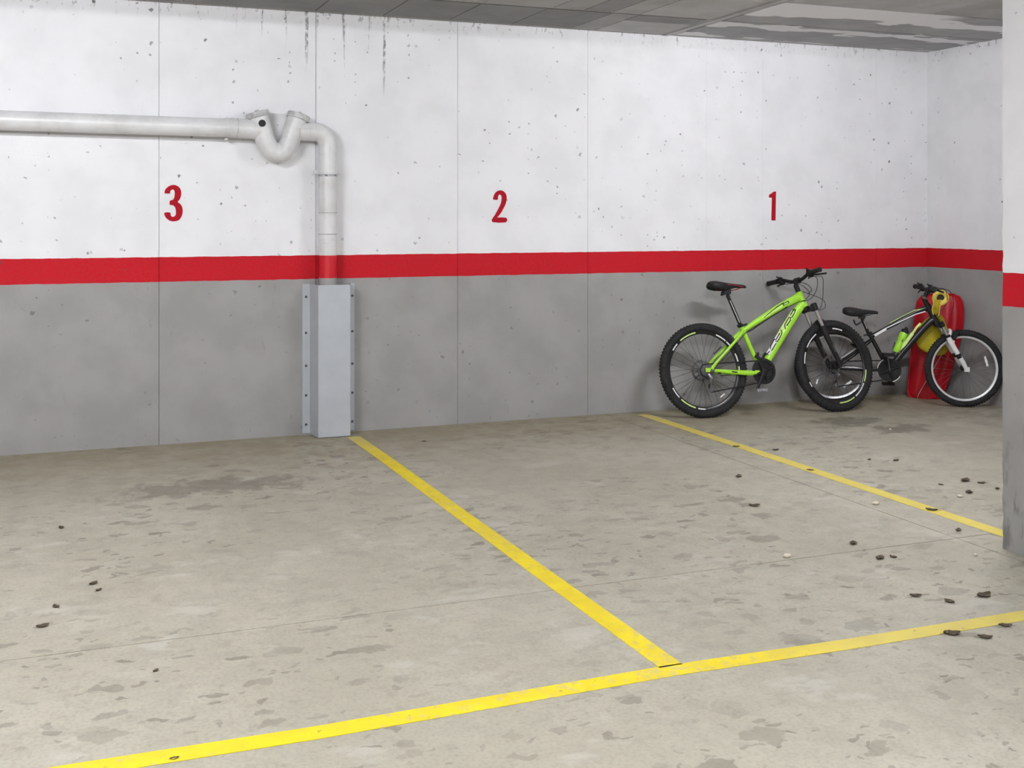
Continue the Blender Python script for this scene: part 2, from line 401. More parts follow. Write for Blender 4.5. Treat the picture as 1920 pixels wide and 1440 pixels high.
def number(name, sc, ox, oy, pts, label):
    px = [(ox + x / sc, oy + y / sc) for x, y in pts]
    sp = smooth_path([(a, b, 0) for a, b in px + px[:1]], 2)[:-1] if len(pts) > 20 else [Vector((a, b, 0)) for a, b in px]
    m = MB(); n = len(sp); P = [WL(p.x, p.y) for p in sp]
    m.add([(p.x, -.0016, p.z) for p in P] + [(p.x, -.0001, p.z) for p in P], [tuple(range(n)), tuple(range(2 * n - 1, n - 1, -1))] + [(i, (i + 1) % n, n + (i + 1) % n, n + i) for i in range(n)])
    return tag(m.build(name, M_num, None, smooth=False), label, 'number')
number('painted_number', 14.4, 280, 330, [(410,470),(415,400),(450,340),(520,280),(600,245),(690,243),(770,275),(830,335),(858,410),(862,490),(845,570),(815,640),(765,700),(830,750),(875,810),(895,880),(900,960),(885,1050),(850,1130),(790,1195),(700,1222),(600,1222),(520,1190),(460,1140),(420,1080),(405,990),(560,985),(575,1050),(610,1100),(660,1095),(700,1065),(718,1000),(712,910),(695,850),(650,800),(600,785),(555,780),(545,720),(560,665),(600,650),(630,648),(665,600),(680,540),(685,450),(672,390),(630,365),(590,380),(560,420),(555,475)], 'red stencilled number 3 on the white wall under the drain pipe')
number('painted_number', 16, 900, 340, [(390,540),(400,470),(430,390),(480,320),(550,280),(620,270),(690,290),(750,340),(790,410),(800,500),(790,600),(760,700),(700,820),(620,960),(540,1060),(530,1085),(785,1090),(780,1230),(375,1225),(375,1110),(440,1020),(500,910),(570,780),(620,670),(645,560),(648,470),(630,420),(590,395),(555,420),(535,480),(530,555),(410,550)], 'red stencilled number 2 in the middle of the white wall')
number('painted_number', 16, 1410, 340, [(505,425),(520,400),(660,305),(720,305),(715,500),(710,800),(705,1175),(580,1175),(582,1000),(590,700),(595,510),(585,490),(515,490)], 'red stencilled number 1 on the white wall above the green bicycle')

# ------------------------------------------------------------------ lamps on the ceiling of the drive aisle
def lamp(x, y, n, label):
    r = empty('ceiling_lamp', (x, y, CZ)); tag(r, label, 'lamp', 'fluorescent lamps on the ceiling')
    m = MB(); w = .03 if n == 1 else .075; m.bbox((-.63, -w, -.038), (.63, w, -.0005)); m.build('housing', M_lampbody, r, smooth=False)
    for s in (-1, 1):
        m = MB(); m.bbox((s * .63, -w + .012, -.075), (s * .605, w - .012, -.038)); m.build('lamp_holder', M_lampbody, r, smooth=False)
    for ty in ((0,) if n == 1 else (-.04, .04)):
        m = MB(); m.tube([(-.604, ty, -.060), (.604, ty, -.060)], .013, 10); m.build('lamp_tube', M_tube, r)
for (x, y, n), lb in zip(TUBE_SPOTS, ('white fluorescent batten lamp on the ceiling above bay 4', 'white fluorescent batten lamp on the ceiling behind the pillar, above bay 1', 'white fluorescent batten lamp on the aisle ceiling, to the left', 'white fluorescent batten lamp on the aisle ceiling, in front of the pillar')):
    lamp(x, y, n, lb)

# ------------------------------------------------------------------ drain pipe with running trap
M_cap = plain('grey_pipe_cap', (.47, .47, .47), .4, var=.25, scale=25)
M_joint = plain('pipe_joint_seal', (.40, .40, .40), .5, var=.2)
def drain():
    r = empty('drain_pipe', (-5.237, -.085, 1.04)); tag(r, 'off-white drain pipe with a V-shaped running trap, bending down along the wall', 'pipe')
    o = Vector((-5.237, -.085, 1.04))
    PY = -.085; pr = .0625
    def W(px, py): return WL(px, py, PY) - o
    def part(name, fn, mat=M_pipe, parent=r):
        m = MB(); fn(m); return m.build(name, mat, parent)
    a = Vector((-12.998, PY, 2.140)) - o; b = W(424, 239.5); e = W(488, 243)
    part('horizontal_pipe', lambda m: m.tube([a, b + (e - b) * .25], pr, 28))
    part('pipe_clamp', lambda m: (m.tube([W(421.5, 239.3), W(427, 239.6)], pr + .005, 28), m.bbox(W(421, 256) + Vector((0, -.012, -.012)), W(427, 262) + Vector((0, .012, 0)))))
    part('pipe_clamp', lambda m: m.tube([Vector((-8.0, PY, 2.113)) - o, Vector((-7.975, PY, 2.113)) - o], pr + .005, 28))
    part('inlet_sleeve', lambda m: (m.tube([W(430, 239.8), e], pr + .0035, 28), m.tube([W(443.5, 240.3), W(445, 240.4)], pr + .0040, 28)))
    part('sleeve_joint', lambda m: m.tube([W(443.6, 240.3), W(444.9, 240.4)], pr + .0052, 28), M_joint)
    # trap body: left arm, U bend, right arm
    path = [W(484.5, 219), W(488.5, 233), W(494, 252), W(499.5, 268), W(508, 280.5), W(521, 286.5), W(534, 280.5), W(543, 266), W(548, 250), W(553, 236), W(558, 222)]
    tb = part('trap_body', lambda m: m.tube(smooth_path(path, 6), .0655, 28))
    part('seam_band', lambda m: m.tube([W(517.5, 286.5), W(524.5, 286.5)], .0672, 28), parent=tb)
    for c, d, s in ((W(483, 214.5), (W(482, 210.6) - W(485, 221)).normalized(), 1), (W(559.6, 218.5), (W(560.8, 214.5) - W(557.4, 225)).normalized(), 0)):
        cp = part('cleanout_cap', lambda m: m.lathe(c - d * .020, d, [(.066, 0), (.0775, .002), (.0775, .034), (.073, .038), (.0, .038)], 28), M_cap)
        part('cap_rib', lambda m: m.box(c + d * .022, (.075, .016, .016), d.to_track_quat('Z', 'Y').to_matrix()), M_cap, cp)
    hc = W(491.5, 232.5) ; vd = -ray(491.5, 232.5).normalized(); 
    hd = Vector((vd.x, vd.y, 0)).normalized()
    part('inspection_hole', lambda m: m.lathe(hc + hd * .058, hd, [(.024, 0), (.024, .0105), (.019, .0118), (.0, .0118)], 22), M_dark, tb)
    # outlet, bend and downpipe
    c0 = W(560, 246.8); c1 = W(597, 247.6); dn = W(614.5, 270); dn.x = W(614.5, 270).x
    rad = dn.x - c1.x
    bend = [Vector((c1.x + rad * math.sin(i / 8 * math.pi / 2), 0, c1.z - rad * (1 - math.cos(i / 8 * math.pi / 2)))) for i in range(9)]
    part('outlet_pipe', lambda m: m.tube([c0, c1], pr, 28))
    rb = .085
    bx = dn.x; cx = bx - rb
    bend = [Vector((cx + rb * math.sin(i / 10 * math.pi / 2), 0, c1.z - rb * (1 - math.cos(i / 10 * math.pi / 2)))) for i in range(11)]
    part('elbow', lambda m: m.tube([Vector((cx - .045, 0, c1.z))] + bend + [Vector((bx, 0, c1.z - rb - .012))], pr + .0025, 28))
    part('downpipe', lambda m: m.tube([Vector((bx, 0, c1.z - rb)), Vector((bx, 0, .06 - o.z))], pr - .001, 28))
    zc = W(614, 323).z; part('pipe_clamp', lambda m: (m.tube([Vector((bx, 0, zc - .012)), Vector((bx, 0, zc + .012))], pr + .004, 28), m.box((bx - .078, .01, zc), (.03, .02, .022)), m.box((bx + .078, .01, zc), (.03, .02, .022))))
    part('type_label', lambda m: m.tube([Vector((bx, 0, W(614, 331).z)), Vector((bx, 0, W(614, 327.5).z))], pr + .0004, 28, cap=False), plain('printed_label', (.33, .33, .34), .5, var=.75, scale=60))
    for py_ in (399, 439):
        z = W(614, py_).z
        part('sleeve_joint', lambda m: m.tube([Vector((bx, 0, z - .003)), Vector((bx, 0, z + .003))], pr + .0014, 28), M_joint)
drain()

# ------------------------------------------------------------------ sheet metal cover around the foot of the pipe
def cover():
    o = Vector((-5.21, -.08, 0)); r = empty('pipe_cover', o)
    tag(r, 'light grey folded sheet metal cover screwed to the wall around the drain pipe', 'pipe cover')
    th = .003; z0, z1 = .004, 1.038; yF = -.168
    prof = [(-5.392, -.0015), (-5.340, -.0015), (-5.317, yF), (-5.098, yF), (-5.060, -.0015), (-5.028, -.0015)]
    def sheet(m, a, b, zz0=z0, zz1=z1):
        a = Vector((a[0], a[1], 0)) - o; b = Vector((b[0], b[1], 0)) - o; t = (b - a).normalized(); nn = Vector((-t.y, t.x, 0)) * th / 2
        m.loft([[a - nn + Vector((0, 0, z)), b - nn + Vector((0, 0, z)), b + nn + Vector((0, 0, z)), a + nn + Vector((0, 0, z))] for z in (zz0, zz1)])
    for nm, i, lo in (('mounting_flange', 0, .012), ('side_panel', 1, .004), ('front_panel', 2, .004), ('side_panel', 3, .004), ('mounting_flange', 4, .012)):
        m = MB(); sheet(m, prof[i], prof[i + 1], lo); fo = m.build(nm, M_sheet, r, smooth=False)
        if nm == 'mounting_flange':
            xm = -5.368 if i == 0 else -5.042
            for py_ in (556.4, 624, 685.6, 741, 795.6):
                zz = WL(573.5, py_).z; m = MB(); m.lathe(Vector((xm, -.003, zz)) - o, (0, -1, 0), [(.0085, 0), (.0085, .003), (.005, .005), (0, .005)], 12); m.build('screw', M_screw, fo)
cover()

# ------------------------------------------------------------------ bicycles
M_black = plain('black_gloss_paint', (.009, .009, .010), .3)
M_matt = plain('black_plastic', (.011, .011, .012), .6, spec=.3)
M_tyre = plain('tyre_rubber', (.020, .020, .021), .85, spec=.25, var=.25, scale=60)
M_lime = plain('lime_green_paint', (.36, .72, .045), .3, var=.05, scale=12)
M_limepale = plain('pale_lime_decal', (.62, .83, .26), .35, var=.06)
M_white = plain('white_gloss_paint', (.80, .80, .80), .28, var=.04)
M_chrome = plain('bright_metal', (.62, .62, .63), .22, .9, var=.06)
M_steel = plain('grey_metal', (.22, .22, .23), .35, .8)
M_pedal = plain('pedal_alloy', (.34, .34, .35), .4, .4)
M_rimalu = plain('aluminium_rim', (.74, .74, .75), .35, .35, var=.05)
M_refl = plain('white_reflector', (.85, .86, .86), .2, var=.06)
M_darkred = plain('dark_red_trim', (.22, .012, .02), .5)
M_cable = plain('cable_sleeve', (.012, .012, .013), .45)
M_teal = plain('dark_teal_decal', (.012, .06, .05), .4)

def axis_rot(p0, d, ang):
    return Matrix.Translation(p0) @ Matrix.Rotation(ang, 4, d) @ Matrix.Translation(-p0)

def wheel(root, name, M, Rad, tw, rim_o, rim_i, rim_mat, decals, n_sp, refl, hub_r, disc=None, cassette=False):
    """wheel in the XZ plane about the origin; part with tyre, spokes, hub, reflector below it"""
    def mb(): return MB(M)
    m = mb(); m.lathe((0, 0, 0), (0, 1, 0), [(rim_o, -.0125), (rim_o, .0125), (rim_i + .006, .0115), (rim_i, .006), (rim_i, -.006), (rim_i + .006, -.0115)], 72, closed=True)
    rim = m.build(name, rim_mat, root)
    m = mb(); prof = []
    rc = Rad - tw
    for k in range(12):
        a = 2 * math.pi * k / 12; prof.append((rc + tw * math.cos(a), tw * .98 * math.sin(a)))
    m.lathe((0, 0, 0), (0, 1, 0), prof, 72, closed=True); ty = m.build('tyre', M_tyre, rim)
    m = mb(); nk = 84
    for k in range(nk):
        a = 2 * math.pi * k / nk
        for off, sy, sx in ((-.5, .008, .009), (.12, .010, .012), (.62, .008, .009)):
            aa = a + (.5 * math.pi / nk if off > 0 else 0); ph = off * .95
            rr = rc + (tw + .0012) * math.cos(ph); yy = (tw + .0012) * math.sin(ph)
            q = Matrix.Rotation(-aa, 3, 'Y') @ Matrix.Rotation(0, 3, 'X')
            m.box(Vector((rr * math.cos(aa), yy, rr * math.sin(aa))), (.005, sy, sx), q)
    tag(m.build('tread', M_tyre, rim, smooth=False), kind='stuff')
    m = mb()
    for k in range(n_sp):
        a = 2 * math.pi * k / n_sp; s = 1 if k % 2 else -1; b = a + (1 if (k // 2) % 2 else -1) * 2 * math.pi * 3 / n_sp
        p0 = Vector((hub_r * math.cos(b), s * .026, hub_r * math.sin(b))); p1 = Vector(((rim_i + .002) * math.cos(a), s * .003, (rim_i + .002) * math.sin(a)))
        m.tube([p0, p1], .0011, 4)
    tag(m.build('spokes', M_matt if rim_mat is not M_rimalu else M_steel, rim), kind='stuff')
    m = mb(); m.lathe((0, 0, 0), (0, 1, 0), [(.004, -.055), (.012, -.052), (.012, -.034), (hub_r + .003, -.03), (hub_r + .003, -.023), (.014, -.018), (.014, .018), (hub_r + .003, .023), (hub_r + .003, .03), (.012, .034), (.012, .052), (.004, .055)], 20)
    m.build('hub', M_matt, rim)
    for (a0, a1, mt) in decals:
        for s in (-1,):
            m = mb(); k = 10; rings = []
            for i in range(k + 1):
                a = R(a0 + (a1 - a0) * i / k)
                rings.append([Vector((rr * math.cos(a), s * y, rr * math.sin(a))) for rr, y in ((rim_o - .008, .0120), (rim_o - .008, .0134), (rim_i + .011, .0130), (rim_i + .011, .0114))])
            m.loft(rings); m.build('rim_decal', mt, rim)
    for (ra, rr, rot, rs) in refl:
        a = R(ra); m = mb(); q = Matrix.Rotation(-a + R(rot), 3, 'Y')
        m.box(Vector((rr * math.cos(a), -.012, rr * math.sin(a))), (.016 * rs, .006, .080 * rs), q); m.ell(Vector((rr * math.cos(a), -.013, rr * math.sin(a))), .011 * rs, .004, .011 * rs, 10, 6)
        m.build('reflector', M_refl, rim, smooth=False)
    if disc:
        m = mb(); m.lathe((0, .042, 0), (0, 1, 0), [(disc, -.001), (disc, .001), (disc - .018, .001), (disc - .018, -.001)], 40, closed=True)
        for k in range(6):
            a = 2 * math.pi * k / 6; m.tube([Vector((.02 * math.cos(a), .042, .02 * math.sin(a))), Vector(((disc - .014) * math.cos(a + .35), .042, (disc - .014) * math.sin(a + .35)))], .003, 5)
        m.build('brake_disc', M_steel, rim)
    if cassette:
        m = mb(); 
        for i, rr in enumerate((.056, .051, .046, .041, .036, .031, .026)): m.lathe((0, -.030 - i * .0035, 0), (0, 1, 0), [(rr, -.0012), (rr, .0012)], 28)
        m.build('cassette', M_steel, rim)
    return rim

def saddle(root, sx0, sx1, zt, mat, trim=None, drop=0.0):
    L = sx1 - sx0; secs = [(0, .044, .020, .040, -.008), (.06, .062, .008, .062, 0), (.2, .070, .004, .078, .004), (.38, .058, .002, .070, -.002), (.55, .036, .004, .044, -.010), (.75, .024, .002, .026, -.013), (.92, .019, .000, .022, -.016), (1.0, .010, -.006, .014, -.022)]
    m = MB(); rings = []
    for t, hw, crown, th, dz in secs:
        x = sx0 + t * L; z = zt + dz - drop * t; ring = []
        n = 16
        for k in range(n):
            a = 2 * math.pi * k / n; c, s_ = math.cos(a), math.sin(a)
            y = hw * (abs(c) ** .7) * (1 if c > 0 else -1)
            zz = z - abs(y) / hw * .016 * (1 if hw > .03 else .5) + (0 if s_ > 0 else -th * abs(s_) ** .6 * (.55 + .45 * abs(c)))
            ring.append(Vector((x, y, zz + (.004 * s_ if s_ > 0 else 0))))
        rings.append(ring)
    m.loft(rings); sd = m.build('saddle', mat, root, angle=60)
    m = MB()
    for s in (-1, 1):
        m.tube(smooth_path([(sx0 + .10 * L, s * .030, zt - .045), (sx0 + .35 * L, s * .022, zt - .062), (sx0 + .62 * L, s * .020, zt - .060 - drop * .6), (sx0 + .85 * L, s * .012, zt - .036 - drop)], 4), .0035, 6)
    m.build('saddle_rails', M_steel if not trim else trim, sd)
    if trim:
        m = MB()
        for s in (-1, 1):
            m.tube(smooth_path([(sx0 + .42 * L, s * .052, zt - .036), (sx0 + .6 * L, s * .033, zt - .032), (sx0 + .9 * L, s * .019, zt - .030 - drop)], 4), .004, 6)
        m.build('saddle_trim', trim, sd)
    return sd

def bar_set(root, M, clamp, hw, rise, sweep, mat_grip, stem_from, stem_r=.016, up=0.0):
    """handlebar with grips, levers and shifters in the (steered) front frame; clamp = bar centre"""
    cx, cz = clamp
    m = MB(M); half = [(0, 0, 0), (0, .05, 0), (-.006, .10, rise * .35), (-.012, .17, rise), (-sweep * .6, .24, rise), (-sweep, hw, rise)]
    pts = [Vector((cx + a, -b, cz + c)) for a, b, c in reversed(half)] + [Vector((cx + a, b, cz + c)) for a, b, c in half[1:]]
    m.tube(smooth_path(pts, 4), .0135, 10); hb = m.build('handlebar', M_matt, root)
    m = MB(M); m.tube([Vector(stem_from[0]), Vector(stem_from[1])], stem_r + .003, 14); m.tube([Vector(stem_from[1]), Vector((cx, 0, cz))], stem_r, 12)
    m.tube([Vector((cx, -.024, cz)), Vector((cx, .024, cz))], .024, 12); m.build('stem', M_matt, root)
    for s in (-1, 1):
        a = Vector((cx - sweep, s * hw, cz + rise)); b = Vector((cx - sweep * .6 - .004, s * (hw - .115), cz + rise)); d = (a - b).normalized()
        m = MB(M); m.tube([b, b + d * .008, b + d * .012, a - d * .01, a], [.0215, .0215, .019, .019, .021], 12); m.build('grip', mat_grip, hb)
        c = b - d * .035
        m = MB(M); m.tube([b - d * .012, b - d * .05], .020, 10)                              # lever clamp and shifter pod
        m.ell(c + Vector((.014, 0, -.016)), .026, .028, .020, 10, 6); m.ell(c + Vector((-.004, 0, .018)), .018, .022, .012, 10, 6)
        m.tube([c + Vector((-.005, 0, .018)), c + Vector((-.03, s * .01, .034))], .006, 6)
        m.tube([c + Vector((.0, s * .005, -.02)), c + Vector((-.022, s * .016, -.046))], [.006, .005], 6)
        m.build('shifter', M_matt, hb)
        m = MB(M); p = b - d * .03
        m.tube(smooth_path([p + Vector((.012, 0, -.004)), p + Vector((.040, 0, -.012)), p + Vector((.050, s * .03, -.016)), p + Vector((.052, s * .075, -.020)), p + Vector((.060, s * .125, -.024))], 4), .0075, 8, rb=.006); m.build('brake_lever', M_matt, hb)
    return hb

def pedal(m, c):
    m.box(c, (.085, .060, .010)); 
    for sx in (-1, 1): m.box(c + Vector((sx * .038, 0, 0)), (.010, .085, .024))
    for sy in (-1, 1): m.box(c + Vector((0, sy * .036, 0)), (.080, .010, .020))
    m.tube([c + Vector((0, -.05, 0)), c + Vector((0, .05, 0))], .008, 8)

def chainset(root, bb, rr, guard_mat, ang_near, clen, near_mat, far_mat, pedal_mat):
    m = MB(); m.lathe((bb[0], -.046, bb[1]), (0, 1, 0), [(rr, -.0015), (rr, .0015), (rr * .80, .003), (rr * .80, -.003)], 44, closed=True)
    for r2, yy in ((rr * .92, -.040), (rr * .72, -.034), (rr * .52, -.028)): m.lathe((bb[0], yy, bb[1]), (0, 1, 0), [(r2, -.001), (r2, .001), (r2 * .72, .001), (r2 * .72, -.001)], 40, closed=True)
    for k in range(4):
        a = k * math.pi / 2 + .4; m.tube([Vector((bb[0], -.046, bb[1])), Vector((bb[0] + rr * .84 * math.cos(a), -.046, bb[1] + rr * .84 * math.sin(a)))], [.014, .009], 6)
    m.lathe((bb[0], -.038, bb[1]), (0, 1, 0), [(.02, -.002), (rr * .93, -.001), (rr * .93, .001), (.02, .002)], 40)
    m.lathe((bb[0], -.062, bb[1]), (0, 1, 0), [(.012, 0), (.020, .002), (.020, .120), (.012, .122)], 18)
    cs = m.build('chainset', guard_mat, root)
    for s, a, mt in ((-1, ang_near, near_mat), (1, ang_near + math.pi, far_mat)):
        e = Vector((bb[0] + clen * math.cos(a), s * .078, bb[1] + clen * math.sin(a)))
        m = MB(); m.tube([Vector((bb[0], s * .058, bb[1])), Vector((bb[0] + clen * .5 * math.cos(a), s * .070, bb[1] + clen * .5 * math.sin(a))), e], [.018, .013, .013], 10, rb=[.009, .008, .008]); m.build('crank_arm', mt, cs)
        m = MB(); pedal(m, e + Vector((0, s * .055, 0))); m.build('pedal', pedal_mat, cs)
    return cs

def drivetrain(root, axle, bb, rr, rear_pulley):
    # chain: upper run, lower run via the derailleur
    ax, az = axle; y = -.042
    m = MB(); pts = [Vector((bb[0] - .01, y, bb[1] + rr * .88)), Vector((ax + .02, y, az + .045)), Vector((ax - .02, y, az + .043)), Vector((ax - .046, y, az + .005)), Vector((ax - .035, y, az - .030)), Vector((ax + .004, y, az - .056)), Vector((ax + .028, y, az - .080)), Vector((rear_pulley[0] - .015, y, rear_pulley[1] + .02)), Vector((rear_pulley[0], y, rear_pulley[1] - .018)), Vector((bb[0] - .01, y, bb[1] - rr * .86))]
    m.tube(pts, .0045, 6, rb=.003); m.build('chain', M_matt, root)
    m = MB(); h = Vector((ax + .012, -.055, az - .030)); g = Vector((ax + .026, -.056, az - .090)); p = Vector((rear_pulley[0], -.050, rear_pulley[1]))
    m.tube([h, (h + g) / 2 + Vector((.014, -.012, 0)), g], [.014, .019, .015], 10); m.tube([g, p], [.011, .009], 8, rb=.006)
    for c in (g, p): m.lathe(c + Vector((0, -.004, 0)), (0, 1, 0), [(.004, 0), (.017, .001), (.017, .008), (.004, .009)], 16)
    m.build('rear_derailleur', M_steel, root)
    m = MB(); f = Vector((bb[0] - .038, -.044, bb[1] + rr + .012)); m.box(f, (.055, .014, .020), Matrix.Rotation(R(28), 3, 'Y')); m.tube([f, f + Vector((.02, .04, .03))], .008, 8); m.build('front_derailleur', M_matt, root)

def cable(root, M, pts, r=.0026):
    m = MB(M); m.tube(smooth_path([Vector(p) for p in pts], 6), r, 6); return m.build('cable', M_cable, root)

def surf_strip(root, pts, wdt, y, mat, name='decal'):
    """flat lettering stroke lying on the camera-side face of a tube (local x,z polyline)"""
    m = MB(); P = [Vector((a, y, b)) for a, b in pts]; rings = []
    for i, p in enumerate(P):
        t = (P[min(i + 1, len(P) - 1)] - P[max(i - 1, 0)]).normalized(); n = Vector((-t.z, 0, t.x)) * wdt / 2
        rings.append([p + n, p - n, p - n + Vector((0, .0016, 0)), p + n + Vector((0, .0016, 0))])
    m.loft(rings); return m.build(name, mat, root, smooth=False)

def bike_root(name, c1, c2, lean, label):
    d = Vector((c2[0] - c1[0], c2[1] - c1[1], 0)); yaw = math.atan2(d.y, d.x)
    r = empty(name, (c1[0], c1[1], .0008), (-R(lean), 0, yaw)); tag(r, label, 'bicycle', 'bicycles leaning in the corner')
    MW = Matrix.Translation(r.location) @ Euler(r.rotation_euler).to_matrix().to_4x4()
    return r, MW
def to_local(MW, px, py, y=0.0):
    """photo point -> (x, z) in the bicycle's own upright plane at lateral offset y"""
    c = MW @ Vector((0, y, 0)); n = MW.to_3x3() @ Vector((0, 1, 0)); P = MW.inverted() @ ONP(px, py, c, n); return (P.x, P.z)

def green_bike():
    root, MW = bike_root('mountain_bike', (-2.472, -.439), (-1.383, -.563), 9.5, 'lime green hardtail mountain bike with black fork leaning on the grey wall')
    ax, fx, Rad = .022, 1.130, .352; bb = (.496, .328)
    HT, HB = Vector((.868, 0, .928)), Vector((.908, 0, .818)); sd = (HT - HB).normalized()
    S = axis_rot(HB, sd, R(8))
    # frame tubes
    m = MB()
    m.tube(smooth_path([HB - sd * .004, HB + (HT - HB) * .5, HT + sd * .004], 3), [.027, .026, .025, .024, .024, .025, .027], 16)
    tt = smooth_path([(.372, 0, .642), (.50, 0, .712), (.68, 0, .806), (.872, 0, .892)], 4)
    m.tube(tt, [.019, .020, .021, .022, .023, .024, .025, .026, .028, .029, .030, .031, .032], 16, rb=[.019] * 6 + [.022] * 7, ref=(0, 0, 1))
    dtp = smooth_path([(.902, 0, .842), (.835, 0, .772), (.66, 0, .548), (bb[0] + .005, 0, bb[1] + .008)], 4)
    m.tube(dtp, [.031, .032, .033, .034, .034, .034, .034, .033, .033, .032, .031, .030, .029], 16, rb=[.027] * 13, ref=(0, 0, 1))
    m.tube([(.357, 0, .672), (.366, 0, .650), (.43, 0, .49), bb_v(bb)], [.020, .019, .0175, .0175], 14)
    m.tube([Vector((bb[0], -.036, bb[1])), Vector((bb[0], .036, bb[1]))], .024, 16)
    for s in (-1, 1):
        m.tube(smooth_path([(.362, s * .016, .640), (.325, s * .036, .602), (.20, s * .052, .490), (.075, s * .062, .378)], 4), [.014] * 6 + [.012] * 7, 10, rb=.009)
        m.tube(smooth_path([(bb[0] - .02, s * .030, bb[1] - .002), (.40, s * .044, .318), (.24, s * .058, .330), (.078, s * .064, .346)], 4), [.017, .017, .018, .019, .019, .019, .018, .017, .016, .015, .014, .013, .013], 10, rb=.009, ref=(0, 0, 1))
        m.tube(smooth_path([(.090, s * .064, .388), (.066, s * .064, .366), (.072, s * .064, .343), (.095, s * .064, .346)], 4), .012, 8, rb=.006)
        m.box((.038, s * .064, .352), (.055, .007, .030))
    fr = m.build('frame', M_lime, root, angle=50)
    # lettering on the down tube: white letters with black outline, as strokes on the tube's side
    yD = -.0285
    def L(pts, org, sc, y=yD): return [to_local(MW, org[0] + a / sc, org[1] + b / sc, y) for a, b in pts]
    O6 = (1400, 540)
    surf_strip(fr, L([(1055, 520), (1000, 610), (920, 740), (830, 870), (740, 1030), (640, 1200), (560, 1350), (500, 1460)], O6, 12, yD + .002), .032, yD + .0018, M_limepale)
    surf_strip(fr, L([(720, 1060), (640, 1200), (560, 1350), (480, 1480)], O6, 12, yD + .001), .030, yD + .0009, M_white)
    for st in ([(985, 615), (1050, 490), (1080, 470), (1100, 490), (1085, 550), (1010, 670)],
               [(870, 920), (855, 830), (900, 750), (955, 655), (985, 660), (985, 730), (900, 850)],
               [(770, 935), (795, 1010), (780, 1060), (690, 1210), (660, 1205), (660, 1160), (750, 1010)],
               [(640, 1140), (600, 1190), (540, 1310), (535, 1370)], [(665, 1240), (620, 1310), (570, 1400), (545, 1400)],
               [(450, 1500), (480, 1460), (520, 1420)]):
        surf_strip(fr, L(st, O6, 12), .0078, yD - .0004, M_black, 'lettering')
    # top tube: pale flash, dark badge, black underside line
    yT = -.0235
    surf_strip(fr, L([(420, 650), (560, 550), (690, 470), (800, 400)], O6, 12, yT), .014, yT, M_limepale)
    surf_strip(fr, L([(400, 655), (540, 540), (680, 425), (830, 330)], O6, 12, yT), .0055, yT - .0006, M_black)
    surf_strip(fr, L([(820, 375), (950, 310)], O6, 12, yT), .019, yT - .0004, M_teal, 'badge')
    surf_strip(fr, L([(840, 368), (930, 325)], O6, 12, yT), .008, yT - .0012, M_limepale)
    surf_strip(fr, L([(0, 1000), (130, 940), (190, 890), (370, 770), (560, 640), (740, 530), (920, 420)], O6, 12, -.014), .008, -.0175, M_black)
    # stay graphics
    for a, b in (((1338, 664), (1352, 650)), ((1360, 641), (1366, 634))):
        surf_strip(fr, [to_local(MW, *a, -.066), to_local(MW, *b, -.060)], .008, -.0655, M_black)
    for a, b, w in (((1345, 699), (1352, 700), .010), ((1358, 697), (1366, 696), .009), ((1372, 697), (1382, 698), .008), ((1350, 704), (1370, 703), .006)):
        surf_strip(fr, [to_local(MW, *a, -.066), to_local(MW, *b, -.062)], w, -.0685, M_black)
    for s in (-1, 1):
        m = MB(); m.tube([(.100, s * .064, .346), (.078, s * .0655, .340), (.050, s * .0665, .352)], [.008, .012, .014], 8, rb=.005); m.build('dropout', M_steel, fr)
    # cables clipped under the top tube
    cable(fr, None, [(.90, -.030, .862), (.84, -.032, .846), (.74, -.026, .806), (.55, -.024, .712), (.40, -.022, .634), (.36, -.03, .606), (.25, -.058, .508), (.12, -.068, .398), (.05, -.074, .31)])
    # saddle, post, clamp
    m = MB(); m.tube([(.360, 0, .665), (.262, 0, .918)], .0145, 14); sp = m.build('seatpost', M_black, root)
    m = MB(); m.tube([(.340, -.0125, .705), (.275, -.0125, .872)], .006, 6, rb=.003); m.build('post_scale', M_white, sp)
    m = MB(); m.tube([(.355, 0, .668), (.350, 0, .690)], .023, 14); m.tube([(.35, -.02, .680), (.335, -.03, .682), (.31, -.032, .678)], .006, 8); m.tube([(.372, -.018, .682), (.398, -.020, .690)], .007, 8); m.build('seat_clamp', M_matt, root)
    m = MB(); m.box((.252, 0, .932), (.060, .052, .022)); m.box((.256, 0, .950), (.050, .056, .016)); m.tube([(.222, -.016, .922), (.222, .016, .922)], .010, 8); m.build('saddle_clamp', M_matt, root)
    saddle(root, .112, .420, 1.022, M_matt, M_darkred, drop=.018)
    # wheels
    deg = [(100, 128, M_limepale), (38, 66, M_white), (10, 24, M_white), (-8, 4, M_limepale), (205, 222, M_white), (226, 252, M_limepale), (256, 268, M_white), (135, 147, M_white), (300, 322, M_steel)]
    wheel(root, 'rear_wheel', Matrix.Translation((ax, 0, Rad)), Rad, .029, .300, .272, M_black, deg, 32, [(-55, .235, 0, .55)], .030, .08, True)
    deg2 = [(70, 88, M_white), (122, 150, M_white), (158, 176, M_white), (270, 300, M_limepale), (303, 330, M_white), (333, 352, M_limepale), (205, 213, M_white)]
    FM = S @ Matrix.Translation((fx, 0, Rad))
    wheel(root, 'front_wheel', FM, Rad, .029, .300, .272, M_black, deg2, 32, [(212, .225, 60, .5)], .026, .085)
    # fork
    off = Vector((fx, 0, Rad)) - HB; along = -sd
    ft = HB + along * .034; base = Vector((fx, 0, Rad)); l = (base - HB).dot(along); perp = base - (HB + along * l)     # forward offset of the axle
    m = MB(S); m.tube([HB, ft], .026, 14); m.tube(smooth_path([ft + Vector((.012, -.066, .002)), ft + Vector((.028, -.03, .010)), ft + Vector((.028, .03, .010)), ft + Vector((.012, .066, .002))], 4), .024, 10)
    fk = m.build('fork', M_black, root)
